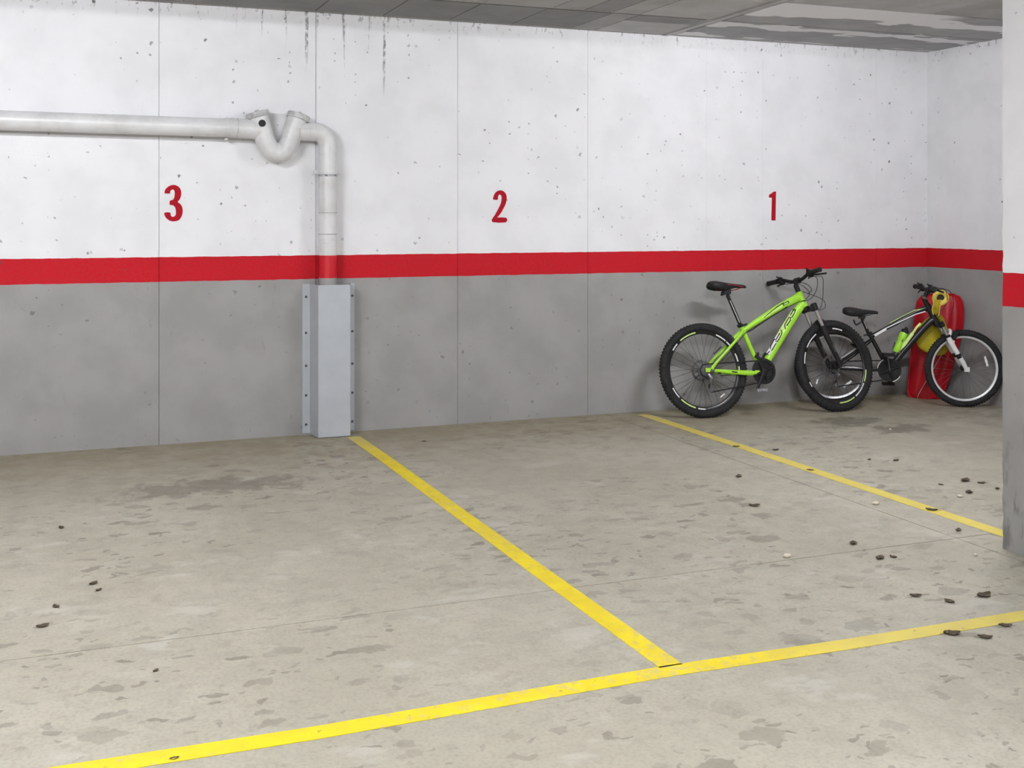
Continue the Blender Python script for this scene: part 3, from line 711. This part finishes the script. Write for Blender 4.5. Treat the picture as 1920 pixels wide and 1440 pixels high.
    for s in (-1, 1):
        top = HB + along * .030 + perp * .75 + Vector((0, s * .066, 0)); mid = HB + along * (l * .56) + perp * .75 + Vector((0, s * .066, 0)); low = base + Vector((0, s * .066, 0))
        m = MB(S); m.tube([top - along * .030, top - along * .026, top + along * .028], [.018, .024, .022], 14); m.build('fork_cap', M_matt, fk)
        m = MB(S); m.tube([top, mid], .0155, 14); m.build('stanchion', M_chrome, fk)
        st = HB + along * (l * .36) + perp * .75 + Vector((0, s * .066, 0))
        m = MB(S); m.tube([st, st + along * .02, st + along * .10, low - along * .05, low + along * .012], [.022, .024, .022, .018, .016], 14); m.box(low + Vector((0, 0, .002)), (.034, .016, .038)); m.build('fork_leg', M_black, fk)
        a_, b_ = st + along * .16, st + along * .22
        m = MB(S); m.tube([a_ + Vector((.004, -.022, 0)), b_ + Vector((.004, -.021, 0))], .006, 6, rb=.002); m.build('leg_decal', M_chrome, fk)
    a0 = HB + along * (l * .40) + perp * .75
    m = MB(S); m.tube(smooth_path([a0 + Vector((-.01, -.064, 0)), a0 + Vector((.018, -.052, .048)), a0 + Vector((.026, 0, .068)), a0 + Vector((.018, .052, .048)), a0 + Vector((-.01, .064, 0))], 5), .015, 10); m.build('fork_brace', M_black, fk)
    # cockpit
    bar_set(root, S, (.868, 1.018), .335, .030, .035, M_matt, (HT - sd * .002, HT + sd * .062), .017)
    for pts in ([(.885, -.17, 1.03), (.965, -.12, 1.015), (.995, -.06, .94), (.955, -.034, .875), (.885, -.032, .852)],
                [(.885, .17, 1.03), (.975, .10, 1.00), (.985, .02, .92), (.93, .034, .865), (.87, .032, .855)],
                [(.89, -.19, 1.02), (.985, -.16, 1.02), (1.035, -.09, .94), (1.02, -.075, .83), (.985, -.070, .77)],
                [(.89, .19, 1.02), (.97, .06, 1.01), (.97, -.03, .945), (.925, -.034, .905)],
                [(.88, -.04, .925), (.95, -.05, .900), (1.03, -.08, .855), (1.05, -.07, .80), (1.0, -.07, .775)]):
        cable(root, S, pts)
    chainset(root, bb, .098, M_matt, R(238), .166, M_matt, M_matt, M_pedal)
    drivetrain(root, (ax, Rad), bb, .092, (.052, .205))
    return root
def bb_v(bb): return Vector((bb[0], 0, bb[1]))
green_bike()

def black_bike():
    root, MW = bike_root('childrens_bike', (-1.186, -.256), (-.296, -.750), 0.5, 'small black and white bicycle with white fork, standing in the corner beside the red sled')
    ax, fx, Rad = .014, 1.022, .303; bb = (.442, .286)
    HT, HB = Vector((.742, 0, .800)), Vector((.806, 0, .668)); sd = (HT - HB).normalized()
    S = axis_rot(HB, sd, R(2))
    m = MB()
    m.tube([HB - sd * .004, HB + (HT - HB) * .5, HT + sd * .004], [.026, .023, .026], 16)
    m.tube(smooth_path([(.312, 0, .548), (.50, 0, .656), (.66, 0, .748), (.748, 0, .778)], 4), [.016] * 4 + [.019] * 5 + [.022] * 4, 14, rb=.018, ref=(0, 0, 1))
    m.tube(smooth_path([(.800, 0, .690), (.745, 0, .652), (.62, 0, .508), bb_v(bb)], 4), [.024, .027, .028, .028] + [.026] * 9, 14, rb=.022, ref=(0, 0, 1))
    m.tube([(.300, 0, .560), bb_v(bb)], .0165, 14); m.tube([Vector((bb[0], -.034, bb[1])), Vector((bb[0], .034, bb[1]))], .022, 16)
    for s in (-1, 1):
        m.tube(smooth_path([(.318, s * .014, .525), (.27, s * .036, .488), (.17, s * .048, .40), (.035, s * .060, .305)], 4), .0105, 10, rb=.008)
        m.tube(smooth_path([(bb[0] - .02, s * .026, bb[1]), (.33, s * .042, .284), (.18, s * .054, .288), (.03, s * .060, .298)], 4), .0125, 10, rb=.008, ref=(0, 0, 1))
        m.box((.018, s * .060, .303), (.05, .006, .034))
    fr = m.build('frame', M_black, root, angle=50)
    yT = -.0195
    loc = lambda px, py, y: to_local(MW, px, py, y)
    surf_strip(fr, [loc(1639, 628, yT), loc(1660, 616, yT), loc(1690, 602, yT), loc(1716, 589.5, yT), loc(1735, 584, yT)], .008, yT, M_white, 'white_stripe')
    surf_strip(fr, [loc(1640, 629.5, yT), loc(1650, 624, yT), loc(1662, 617, yT)], .014, yT - .0006, M_white, 'white_stripe')
    surf_strip(fr, [loc(1668, 606, -.012), loc(1690, 594, -.012), loc(1714, 582, -.012), loc(1730, 579, -.012)], .005, -.0165, M_limepale)
    surf_strip(fr, [loc(1683, 660, -.022), loc(1697, 644, -.022), loc(1711, 625, -.022)], .026, -.0235, M_limepale, 'lime_panel')
    surf_strip(fr, [loc(1705, 634, -.022), loc(1719, 613, -.022), loc(1726, 606, -.022)], .017, -.0240, M_limepale, 'lime_panel')
    surf_strip(fr, [loc(1578, 688, -.062), loc(1600, 688.5, -.056), loc(1619, 690.5, -.05)], .010, -.0635, M_white, 'white_stripe')
    surf_strip(fr, [loc(1578, 671, -.062), loc(1592, 662, -.056), loc(1606, 652, -.05)], .006, -.0600, M_rimalu, 'stay_decal')
    m = MB(); m.tube([(.296, 0, .552), (.238, 0, .690)], .0135, 12); sp = m.build('seatpost', M_black, root)
    m = MB(); m.tube([(.276, -.0115, .610), (.250, -.0115, .672)], .005, 6, rb=.003); m.build('post_mark', M_rimalu, sp)
    m = MB(); m.tube([(.300, 0, .556), (.292, 0, .578)], .022, 12); m.tube([(.29, -.02, .566), (.27, -.03, .562), (.245, -.028, .556)], .006, 8); m.tube([(.312, -.014, .566), (.338, -.016, .576)], .007, 8); m.build('seat_clamp', M_matt, root)
    m = MB(); m.box((.236, 0, .700), (.05, .05, .022)); m.tube([(.245, -.016, .694), (.245, .016, .694)], .010, 8)
    m.tube(smooth_path([(.232, -.01, .665), (.195, -.02, .640), (.178, -.02, .655), (.172, -.02, .680)], 4), .006, 8); m.build('saddle_clamp', M_matt, root)
    saddle(root, .092, .362, .775, M_matt, None, drop=.012)
    wheel(root, 'rear_wheel', Matrix.Translation((ax, 0, Rad)), Rad, .025, .262, .240, M_rimalu, [], 28, [(-52, .175, 0, 1)], .026, None, True)
    wheel(root, 'front_wheel', S @ Matrix.Translation((fx, 0, Rad)), Rad, .025, .262, .240, M_rimalu, [], 28, [(20, .175, 5, 1)], .024)
    along = -sd; base = Vector((fx, 0, Rad)); l = (base - HB).dot(along); perp = base - (HB + along * l)
    ft = HB + along * .030
    m = MB(S); m.tube([HB, ft], .025, 14); m.tube(smooth_path([ft + Vector((.006, -.058, 0)), ft + Vector((.018, -.02, .010)), ft + Vector((.018, .02, .010)), ft + Vector((.006, .058, 0))], 4), .021, 10)
    fk = m.build('fork', M_black, root)
    for s in (-1, 1):
        top = HB + along * .028 + perp * .6 + Vector((0, s * .058, 0)); st = HB + along * (l * .30) + perp * .6 + Vector((0, s * .058, 0)); low = base + Vector((0, s * .058, 0))
        m = MB(S); m.tube([top - along * .02, top + along * .02], .020, 12); m.build('fork_cap', M_matt, fk)
        m = MB(S); m.tube([top, st + along * .03], .0135, 12); m.build('stanchion', M_chrome, fk)
        m = MB(S); m.tube([st - along * .006, st + along * .012], .022, 12); m.build('dust_seal', M_matt, fk)
        k = st + (low - st) * .57
        m = MB(S); m.tube([st + along * .01, st + along * .05, k, low - along * .06, low + along * .004], [.020, .022, .019, .020, .015], 14); m.box(low + Vector((.004, 0, -.002)), (.040, .016, .036)); lg = m.build('fork_leg', M_white, fk)
        q = k + (low - st).normalized() * .004
        m = MB(S); m.tube([q - along * .012, q + along * .024], .0205, 14); m.build('leg_band', M_matt, lg)
    a0 = HB + along * (l * .34) + perp * .6
    m = MB(S); m.tube(smooth_path([a0 + Vector((0, -.056, 0)), a0 + Vector((.018, -.046, .040)), a0 + Vector((.024, 0, .056)), a0 + Vector((.018, .046, .040)), a0 + Vector((0, .056, 0))], 5), .013, 10); m.build('fork_brace', M_white, fk)
    # rim brakes
    for nm, Mx, c, dr in (('front_brake', S, base + (HB + along * l * .30 - base).normalized() * .268 + perp * .2, Vector((.06, 0, .075))), ('rear_brake', None, Vector((.205, 0, .476)), Vector((-.03, 0, .06)))):
        m = MB(Mx)
        for s in (-1, 1):
            b0 = c + Vector((.030 if nm == 'front_brake' else -.02, s * .045, -.01))
            m.tube([b0, b0 + dr * .6 + Vector((0, s * .012, 0)), b0 + dr + Vector((0, -s * .01, 0))], [.013, .010, .009], 8); m.box(b0 + dr * .2 + Vector((0, -s * .018, 0)), (.050, .012, .014)); m.ell(b0 + Vector((0, s * .012, 0)), .012, .010, .012, 10, 6)
        m.tube([c + dr + Vector((.03, -.04, .0)), c + dr + Vector((.03, .04, .006))], .003, 6)
        m.build(nm, M_matt, root)
    m = MB(S); c = base + (HB + along * l * .30 - base).normalized() * .262; m.lathe(c + Vector((.040, -.062, -.006)), (0, -1, 0), [(.012, 0), (.012, .006), (.0, .007)], 14); m.build('brake_bolt', M_white, root)
    bar_set(root, S, (.752, .920), .300, .018, .030, M_matt, (HT - sd * .002, HT + sd * .060), .016)
    for pts in ([(.77, -.14, .935), (.85, -.10, .93), (.885, -.04, .84), (.85, -.03, .77), (.79, -.028, .71)],
                [(.77, .14, .935), (.86, .08, .93), (.89, .02, .85), (.85, .03, .78), (.78, .03, .72)],
                [(.77, -.16, .93), (.88, -.12, .92), (.93, -.05, .82), (.92, -.01, .72)],
                [(.72, -.03, .84), (.70, -.045, .875), (.71, -.05, .91)]):
        cable(root, S, pts)
    m = MB(S); m.tube([(.725, -.03, .850), (.700, -.045, .872)], .011, 8); m.ell((.694, -.048, .886), .012, .012, .012, 8, 6); m.ell((.704, -.045, .858), .009, .010, .009, 8, 6); m.build('bell', M_steel, root)
    chainset(root, bb, .092, M_matt, R(100), .132, M_steel, M_matt, M_matt)
    m = MB()
    for a0_, a1_ in ((120, 170), (-75, -30)):
        m.tube([Vector((bb[0] + .094 * math.cos(R(a0_ + (a1_ - a0_) * i / 8)), -.048, bb[1] + .094 * math.sin(R(a0_ + (a1_ - a0_) * i / 8)))) for i in range(9)], .0035, 6)
    m.build('guard_white_edge', M_white, root)  # white edge of the chain guard, drawn as two arcs
    drivetrain(root, (ax, Rad), bb, .086, (.038, .165))
    # bottle cage on the seat side of the down tube
    B0, B1 = Vector((.500, 0, .425)), Vector((.575, 0, .600)); d = (B1 - B0).normalized(); nn = Vector((d.z, 0, -d.x))
    m = MB()
    for s in (-1, 1): m.tube(smooth_path([B0 + nn * .034 + Vector((0, s * .01, 0)) + d * .15, B0 + nn * .036 + Vector((0, s * .02, 0)) + d * .06, B0 + Vector((0, s * .030, 0)) - d * .008, B0 - nn * .03 + d * .0, B0 - nn * .036 + Vector((0, s * .02, 0)) + d * .07], 4), .0035, 6)
    m.tube([B0 + nn * .040 + d * .02, Vector((.575, 0, .455))], .006, 6); m.build('bottle_cage', M_steel, root)
    return root, MW, S, (B0, B1)
broot, BMW, BS, BOT = black_bike()

# water bottle standing in the cage
def bottle():
    a, b = BMW @ BOT[0], BMW @ BOT[1]; d = (b - a).normalized(); L = (b - a).length
    r = empty('water_bottle', a); tag(r, 'lime green water bottle in the cage of the small black bicycle', 'bottle')
    m = MB(); m.lathe((0, 0, 0), d, [(.026, .0), (.031, .006), (.032, .06), (.027, .085), (.027, .10), (.0325, .12), (.0325, L - .035), (.026, L - .018), (.0, L - .018)], 22); m.build('bottle_body', M_lime, r)
    m = MB(); m.lathe(d * (L - .022), d, [(.029, 0), (.029, .022), (.016, .028), (.012, .045), (.0, .046)], 20); m.build('bottle_cap', M_matt, r)
    f = BMW.to_3x3() @ Vector((0, -1, 0)); m = MB(); c = d * .105 + f * .0275
    m.box(c + Vector((.006, 0, .004)), (.012, .006, .035), d.to_track_quat('Z', 'Y').to_matrix()); m.build('bottle_mark', M_black, r)
bottle()

# ------------------------------------------------------------------ red plastic sled standing on end in the corner
def sled():
    M_red = plain('glossy_red_plastic', (.40, .004, .012), .42, spec=.3, var=.10, scale=7)
    A, B = Vector((-.363, -.205, 0)), Vector((-.190, -.392, 0)); u = (B - A).normalized(); back = Vector((.735, .678, 0)).normalized()
    up = (Vector((0, 0, 1)) + back * .10).normalized(); nrm = u.cross(up).normalized()
    if nrm.y > 0: nrm = -nrm
    org = (A + B) / 2
    def P(px, py): return ONP(px, py, org, nrm) - org
    rows = [(748, 1716, 1757), (744, 1706, 1764), (735, 1702, 1769), (715, 1703.5, 1777), (690, 1706, 1785), (660, 1709, 1794), (630, 1712, 1801), (600, 1715, 1806), (580, 1717, 1806), (566, 1720, 1804), (557, 1727, 1799), (552, 1742, 1788)]
    r = empty('plastic_sled', org); tag(r, 'glossy red plastic sled standing on end in the corner behind the black bicycle', 'sled')
    ns = 36; front = []; bk = []
    for py, l, rr in rows:
        a, b = P(l, py), P(rr, py); f1 = []; b1 = []
        for i in range(ns + 1):
            s = -1 + 2 * i / ns; p = a + (b - a) * (i / ns)
            e = max(0, 1 - abs(s) ** 3.2)
            t = min(1, (748 - py) / 60, (py - 552) / 40 + .0) if True else 1
            dome = .060 * e * (.45 + .55 * max(0, min(1, t)))
            g_ = 0
            for c0, w0, h0 in ((-.45, .12, .009), (.05, .11, .008), (.52, .11, .012), (.80, .07, .007)):
                g_ += h0 * math.exp(-((s - c0 - .10 * math.sin((748 - py) / 70.)) / w0) ** 2)
            g_ *= max(0, min(1, t))
            f1.append(p + nrm * (dome - g_ + .002)); b1.append(p + nrm * (dome * .8 - g_ * .8 - .010))
        front.append(f1); bk.append(b1)
    m = MB(); rings = [f + b[::-1] for f, b in zip(front, bk)]
    m.loft(rings); o = m.build('sled_shell', M_red, r, angle=75)
    m = MB(); rim = [front[k][0] for k in range(len(rows))] + [front[-1][i] for i in range(1, ns)] + [front[k][ns] for k in range(len(rows) - 1, -1, -1)]
    m.tube(rim, .008, 8); m.build('sled_rim', M_red, r)
    m = MB(); m.tube(smooth_path([P(1769, 662) + nrm * .075, P(1747, 700) + nrm * .078, P(1735, 720) + nrm * .075, P(1723, 741) + nrm * .06, P(1722, 747) + nrm * .03], 5), .0022, 6); m.build('pull_cord', plain('white_cord', (.7, .62, .58), .7), r)
    return org, nrm
sled()

# ------------------------------------------------------------------ yellow pouch hanging from the handlebar of the black bicycle
def pouch():
    t = NT('yellow_nylon'); tc = t.n('ShaderNodeTexCoord').outputs['Object']; n = t.noise(tc, 14, 4); n2 = t.noise(tc, 60, 2)
    c = t.mix(t.ramp(n, .3, .7), (.50, .40, .018), (.38, .30, .012)); t.bump(t.math('ADD', n, t.math('MULTIPLY', n2, .2)), .5, .02)
    M_y = t.out(c, .5, 0, .4)
    M_edge = plain('pale_yellow_edge', (.74, .58, .10), .5, var=.06)
    c0 = BMW @ Vector((.80, .140, .45)); nrm = (BMW.to_3x3() @ Vector((0, -1, 0))).normalized()
    cn = BMW @ Vector((.83, -.03, .80))
    def P(px, py, k=0.0): return ONP(px, py, c0 + (cn - c0) * k, nrm)
    r = empty('yellow_pouch', P(1745, 660)); o = r.location.copy()
    tag(r, 'yellow fabric pouch hanging by its loop from the handlebar of the black bicycle', 'pouch')
    # body: rounded bag behind the fork
    rows = [(586, 1749, 1757, .75), (592, 1744, 1766, .5), (599, 1735, 1771, .25), (608, 1726, 1774, .1), (622, 1719.5, 1777, 0), (638, 1717, 1778, 0), (650, 1721, 1778, 0), (659, 1731, 1776, 0), (664, 1746, 1771, 0), (666, 1754, 1764, 0)]
    m = MB(); rings = []
    for i, (py, l, rr, k) in enumerate(rows):
        a, b = P(l, py, k) - o, P(rr, py, k) - o; th = .010 + .032 * math.sin(math.pi * min(1, (i + .3) / len(rows)))
        ring = []
        for j in range(20):
            q = 2 * math.pi * j / 20; f = .5 - .5 * math.cos(q)
            wr = .006 * math.sin(f * 22 + i * .5) * min(1, i / 3)
            ring.append(a + (b - a) * f + nrm * (th * math.sin(q) + wr))
        rings.append(ring)
    m.loft(rings); m.build('pouch_body', M_y, r, angle=80)
    # neck between the loop and the waist
    rows = [(562, 1749, 1765, 1), (570, 1750, 1763, 1), (578, 1748.5, 1761.5, 1), (586, 1747.5, 1760, .9), (592, 1751, 1759, .8), (598, 1754, 1763, .7)]
    m = MB(); rings = []
    for py, l, rr, k in rows:
        a, b = P(l, py, k) - o, P(rr, py, k) - o; rings.append([a + (b - a) * (.5 - .5 * math.cos(2 * math.pi * j / 14)) + nrm * .010 * math.sin(2 * math.pi * j / 14) for j in range(14)])
    m.loft(rings); nk = m.build('pouch_neck', M_y, r, angle=80)
    for e in ((562, 1749), (570, 1750), (580, 1747.5), (590, 1750)), ((562, 1765), (570, 1763.5), (580, 1761.5), (592, 1760)):
        m = MB(); m.tube(smooth_path([P(x, y, 1) - o + nrm * .004 for y, x in e], 4), .004, 6); m.build('edge_highlight', M_edge, nk)  # paler edge strips put the neck's rim highlight into the colour
    # side flap that falls beside the fork
    rows = [(592, 1754, 1761, .6), (602, 1759, 1770, .35), (614, 1763, 1776, .25), (626, 1767, 1782, .2), (636, 1772, 1787, .2), (642, 1777, 1785, .2)]
    m = MB(); rings = []
    for py, l, rr, k in rows:
        a, b = P(l, py, k) - o, P(rr, py, k) - o; rings.append([a + (b - a) * (.5 - .5 * math.cos(2 * math.pi * j / 14)) + nrm * .008 * math.sin(2 * math.pi * j / 14) for j in range(14)])
    m.loft(rings); m.build('pouch_flap', M_y, r, angle=80)
    # loop around the bar
    m = MB(); lp = [P(1753, 566, 1), P(1752, 557, 1), P(1757, 550, 1), P(1765, 548, 1), P(1772, 551, 1), P(1775, 557.5, 1), P(1773, 564, 1), P(1767, 568, 1), P(1762, 569.5, 1)]
    mm = MB(); mc = P(1763.5, 558.5, 1) - o - nrm * .006; e1 = P(1773.5, 558.5, 1) - P(1763.5, 558.5, 1); e2 = P(1763.5, 549.5, 1) - P(1763.5, 558.5, 1)
    mm.loft([[mc + e1 * math.cos(a * .3142) + e2 * math.sin(a * .3142) + nrm * k for a in range(20)] for k in (-.004, .004)]); mm.build('loop_dark_fill', plain('dark_brown_fill', (.020, .012, .008), .8), r)  # added dark disc filling the loop in place of the grip end
    m.tube(smooth_path([p - o for p in lp], 4), .0075, 8, rb=.018, ref=nrm); m.build('pouch_loop', M_edge, r)
pouch()

# ------------------------------------------------------------------ dry leaves and pebbles on the floor
def litter():
    M_leaf = plain('dry_leaf', (.075, .052, .026), .8, var=.35, scale=20); M_peb = plain('pale_pebble', (.62, .56, .45), .7)
    def leaf(i):
        rnd = random.Random(i); m = MB(); n = 6; L = .06; W = .020; rows = []
        top = []; bot = []
        for k in range(n + 1):
            t_ = k / n; w_ = W * math.sin(math.pi * min(.97, max(.03, t_))) ** .8; z = .004 + .010 * (t_ - .5) ** 2 * 4 * rnd.uniform(.4, 1.2)
            rows.append([Vector(((t_ - .5) * L, y * w_, z + abs(y) * .010 * rnd.uniform(.5, 1.2))) for y in (-1, 0, 1)])
        m.loft([r_ + [p + Vector((0, 0, .0012)) for p in r_[::-1]] for r_ in rows])
        m.tube([(-.5 * L - .014, 0, .006), (-.5 * L, 0, .010)], .0012, 4)
        return m.mesh('leaf')
    ms = [leaf(i) for i in range(5)]
    for me in ms: me.materials.append(M_leaf)
    spots = [(1380, 838, 1, 'lying across the yellow line in front of the green bicycle'), (1455, 844, 1.1, 'beyond the middle of the short yellow line, nearest the green bicycle'),
        (1680, 864, 1.1, 'alone in bay 1, below the wet stain'), (1519, 882, 1, 'on the middle of the yellow line between bays 2 and 1'),
        (1385, 894, 1.2, 'in bay 2 near the floor joint, below the green bicycle'), (1810, 902, 1.7, 'largest of the cluster in bay 1 beside the pillar'),
        (1840, 906, 1.1, 'close to the pillar, right of the largest leaf in bay 1'), (1817, 924, 1.4, 'lowest of the cluster in bay 1 beside the pillar'),
        (1415, 949, 1.4, 'alone in the middle of bay 2'), (1747, 957, 1.4, 'lying on the yellow line nearest the pillar'),
        (1600, 1020, 1.2, 'on the cross joint of the floor in bay 2'), (1650, 1047, 1.3, 'below the cross joint, left of a close pair in bay 2'),
        (1675, 1045, .9, 'below the cross joint, right of a close pair in bay 2'), (1717, 1118, 1.1, 'behind the front line, leftmost of three before the pillar'),
        (1845, 1118, 1.6, 'large one between the pillar foot and the front line'), (1780, 1129, 1.1, 'behind the front line, middle of three before the pillar'),
        (1785, 1189, 1.5, 'touching the front line at its worn right part'), (1847, 1196, 1.2, 'in front of the front line near the right frame edge'),
        (1885, 1174, 1.1, 'on the front line at the right frame edge'), (1797, 995, 1, 'between the short yellow line and the pillar foot'),
        (1870, 917, .9, 'right against the left side of the pillar'), (1764, 909, .7, 'tiny one left of the cluster in bay 1'),
        (1630, 862, .7, 'tiny one in bay 1, left of the lone leaf'), (80, 1175, 1.1, 'at the far left of bay 3, nearest the camera'),
        (115, 990, .9, 'at the far left of bay 3, nearest the wall'), (175, 1095, 1.0, 'upper one of a pair at the left of bay 3'),
        (185, 1107, .8, 'lower one of a pair at the left of bay 3'), (105, 1138, .9, 'at the left of bay 3, below the pair'),
        (292, 1258, .6, 'tiny one in bay 3 behind the front line'), (327, 1423, .6, 'tiny one on the front line at the bottom left'),
        (795, 828, .8, 'in bay 2 near the wall, right of the pipe cover')]
    for i, (x, y, s, where) in enumerate(spots):
        p = FL(x, y); o = bpy.data.objects.new('dry_leaf', ms[i % 5]); col.objects.link(o)
        o.location = (p.x, p.y, 0.0); o.scale = (s * .72, s * .72, s * .38); o.rotation_euler = (0, 0, random.uniform(-.6, .9) + (0 if i % 3 else 2.2))
        tag(o, 'dry brown leaf ' + where, 'leaf', 'dry leaves scattered on the floor')
    for i, (x, y, s) in enumerate([(1476, 1045, .020), (1829, 1042, .012), (1800, 932, .016), (1642, 946, .020), (1669, 806, .012)]):
        where = ('in the middle of bay 2', 'by the foot of the pillar', 'in bay 1 beside the leaf cluster', 'just left of the short yellow line', 'on the wet stain in bay 1')[i]
        p = FL(x, y); m = MB(); m.ell((0, 0, s * .38), s, s * .75, s * .45, 9, 6)
        m.v = [(a * random.uniform(.9, 1.1), b * random.uniform(.9, 1.1), max(.0003, c)) for a, b, c in m.v]
        o = m.build('pebble', M_peb, None); o.location = (p.x, p.y, 0); o.rotation_euler.z = i
        tag(o, 'small pale pebble on the floor ' + where, 'pebble', 'pebbles on the floor')
litter()
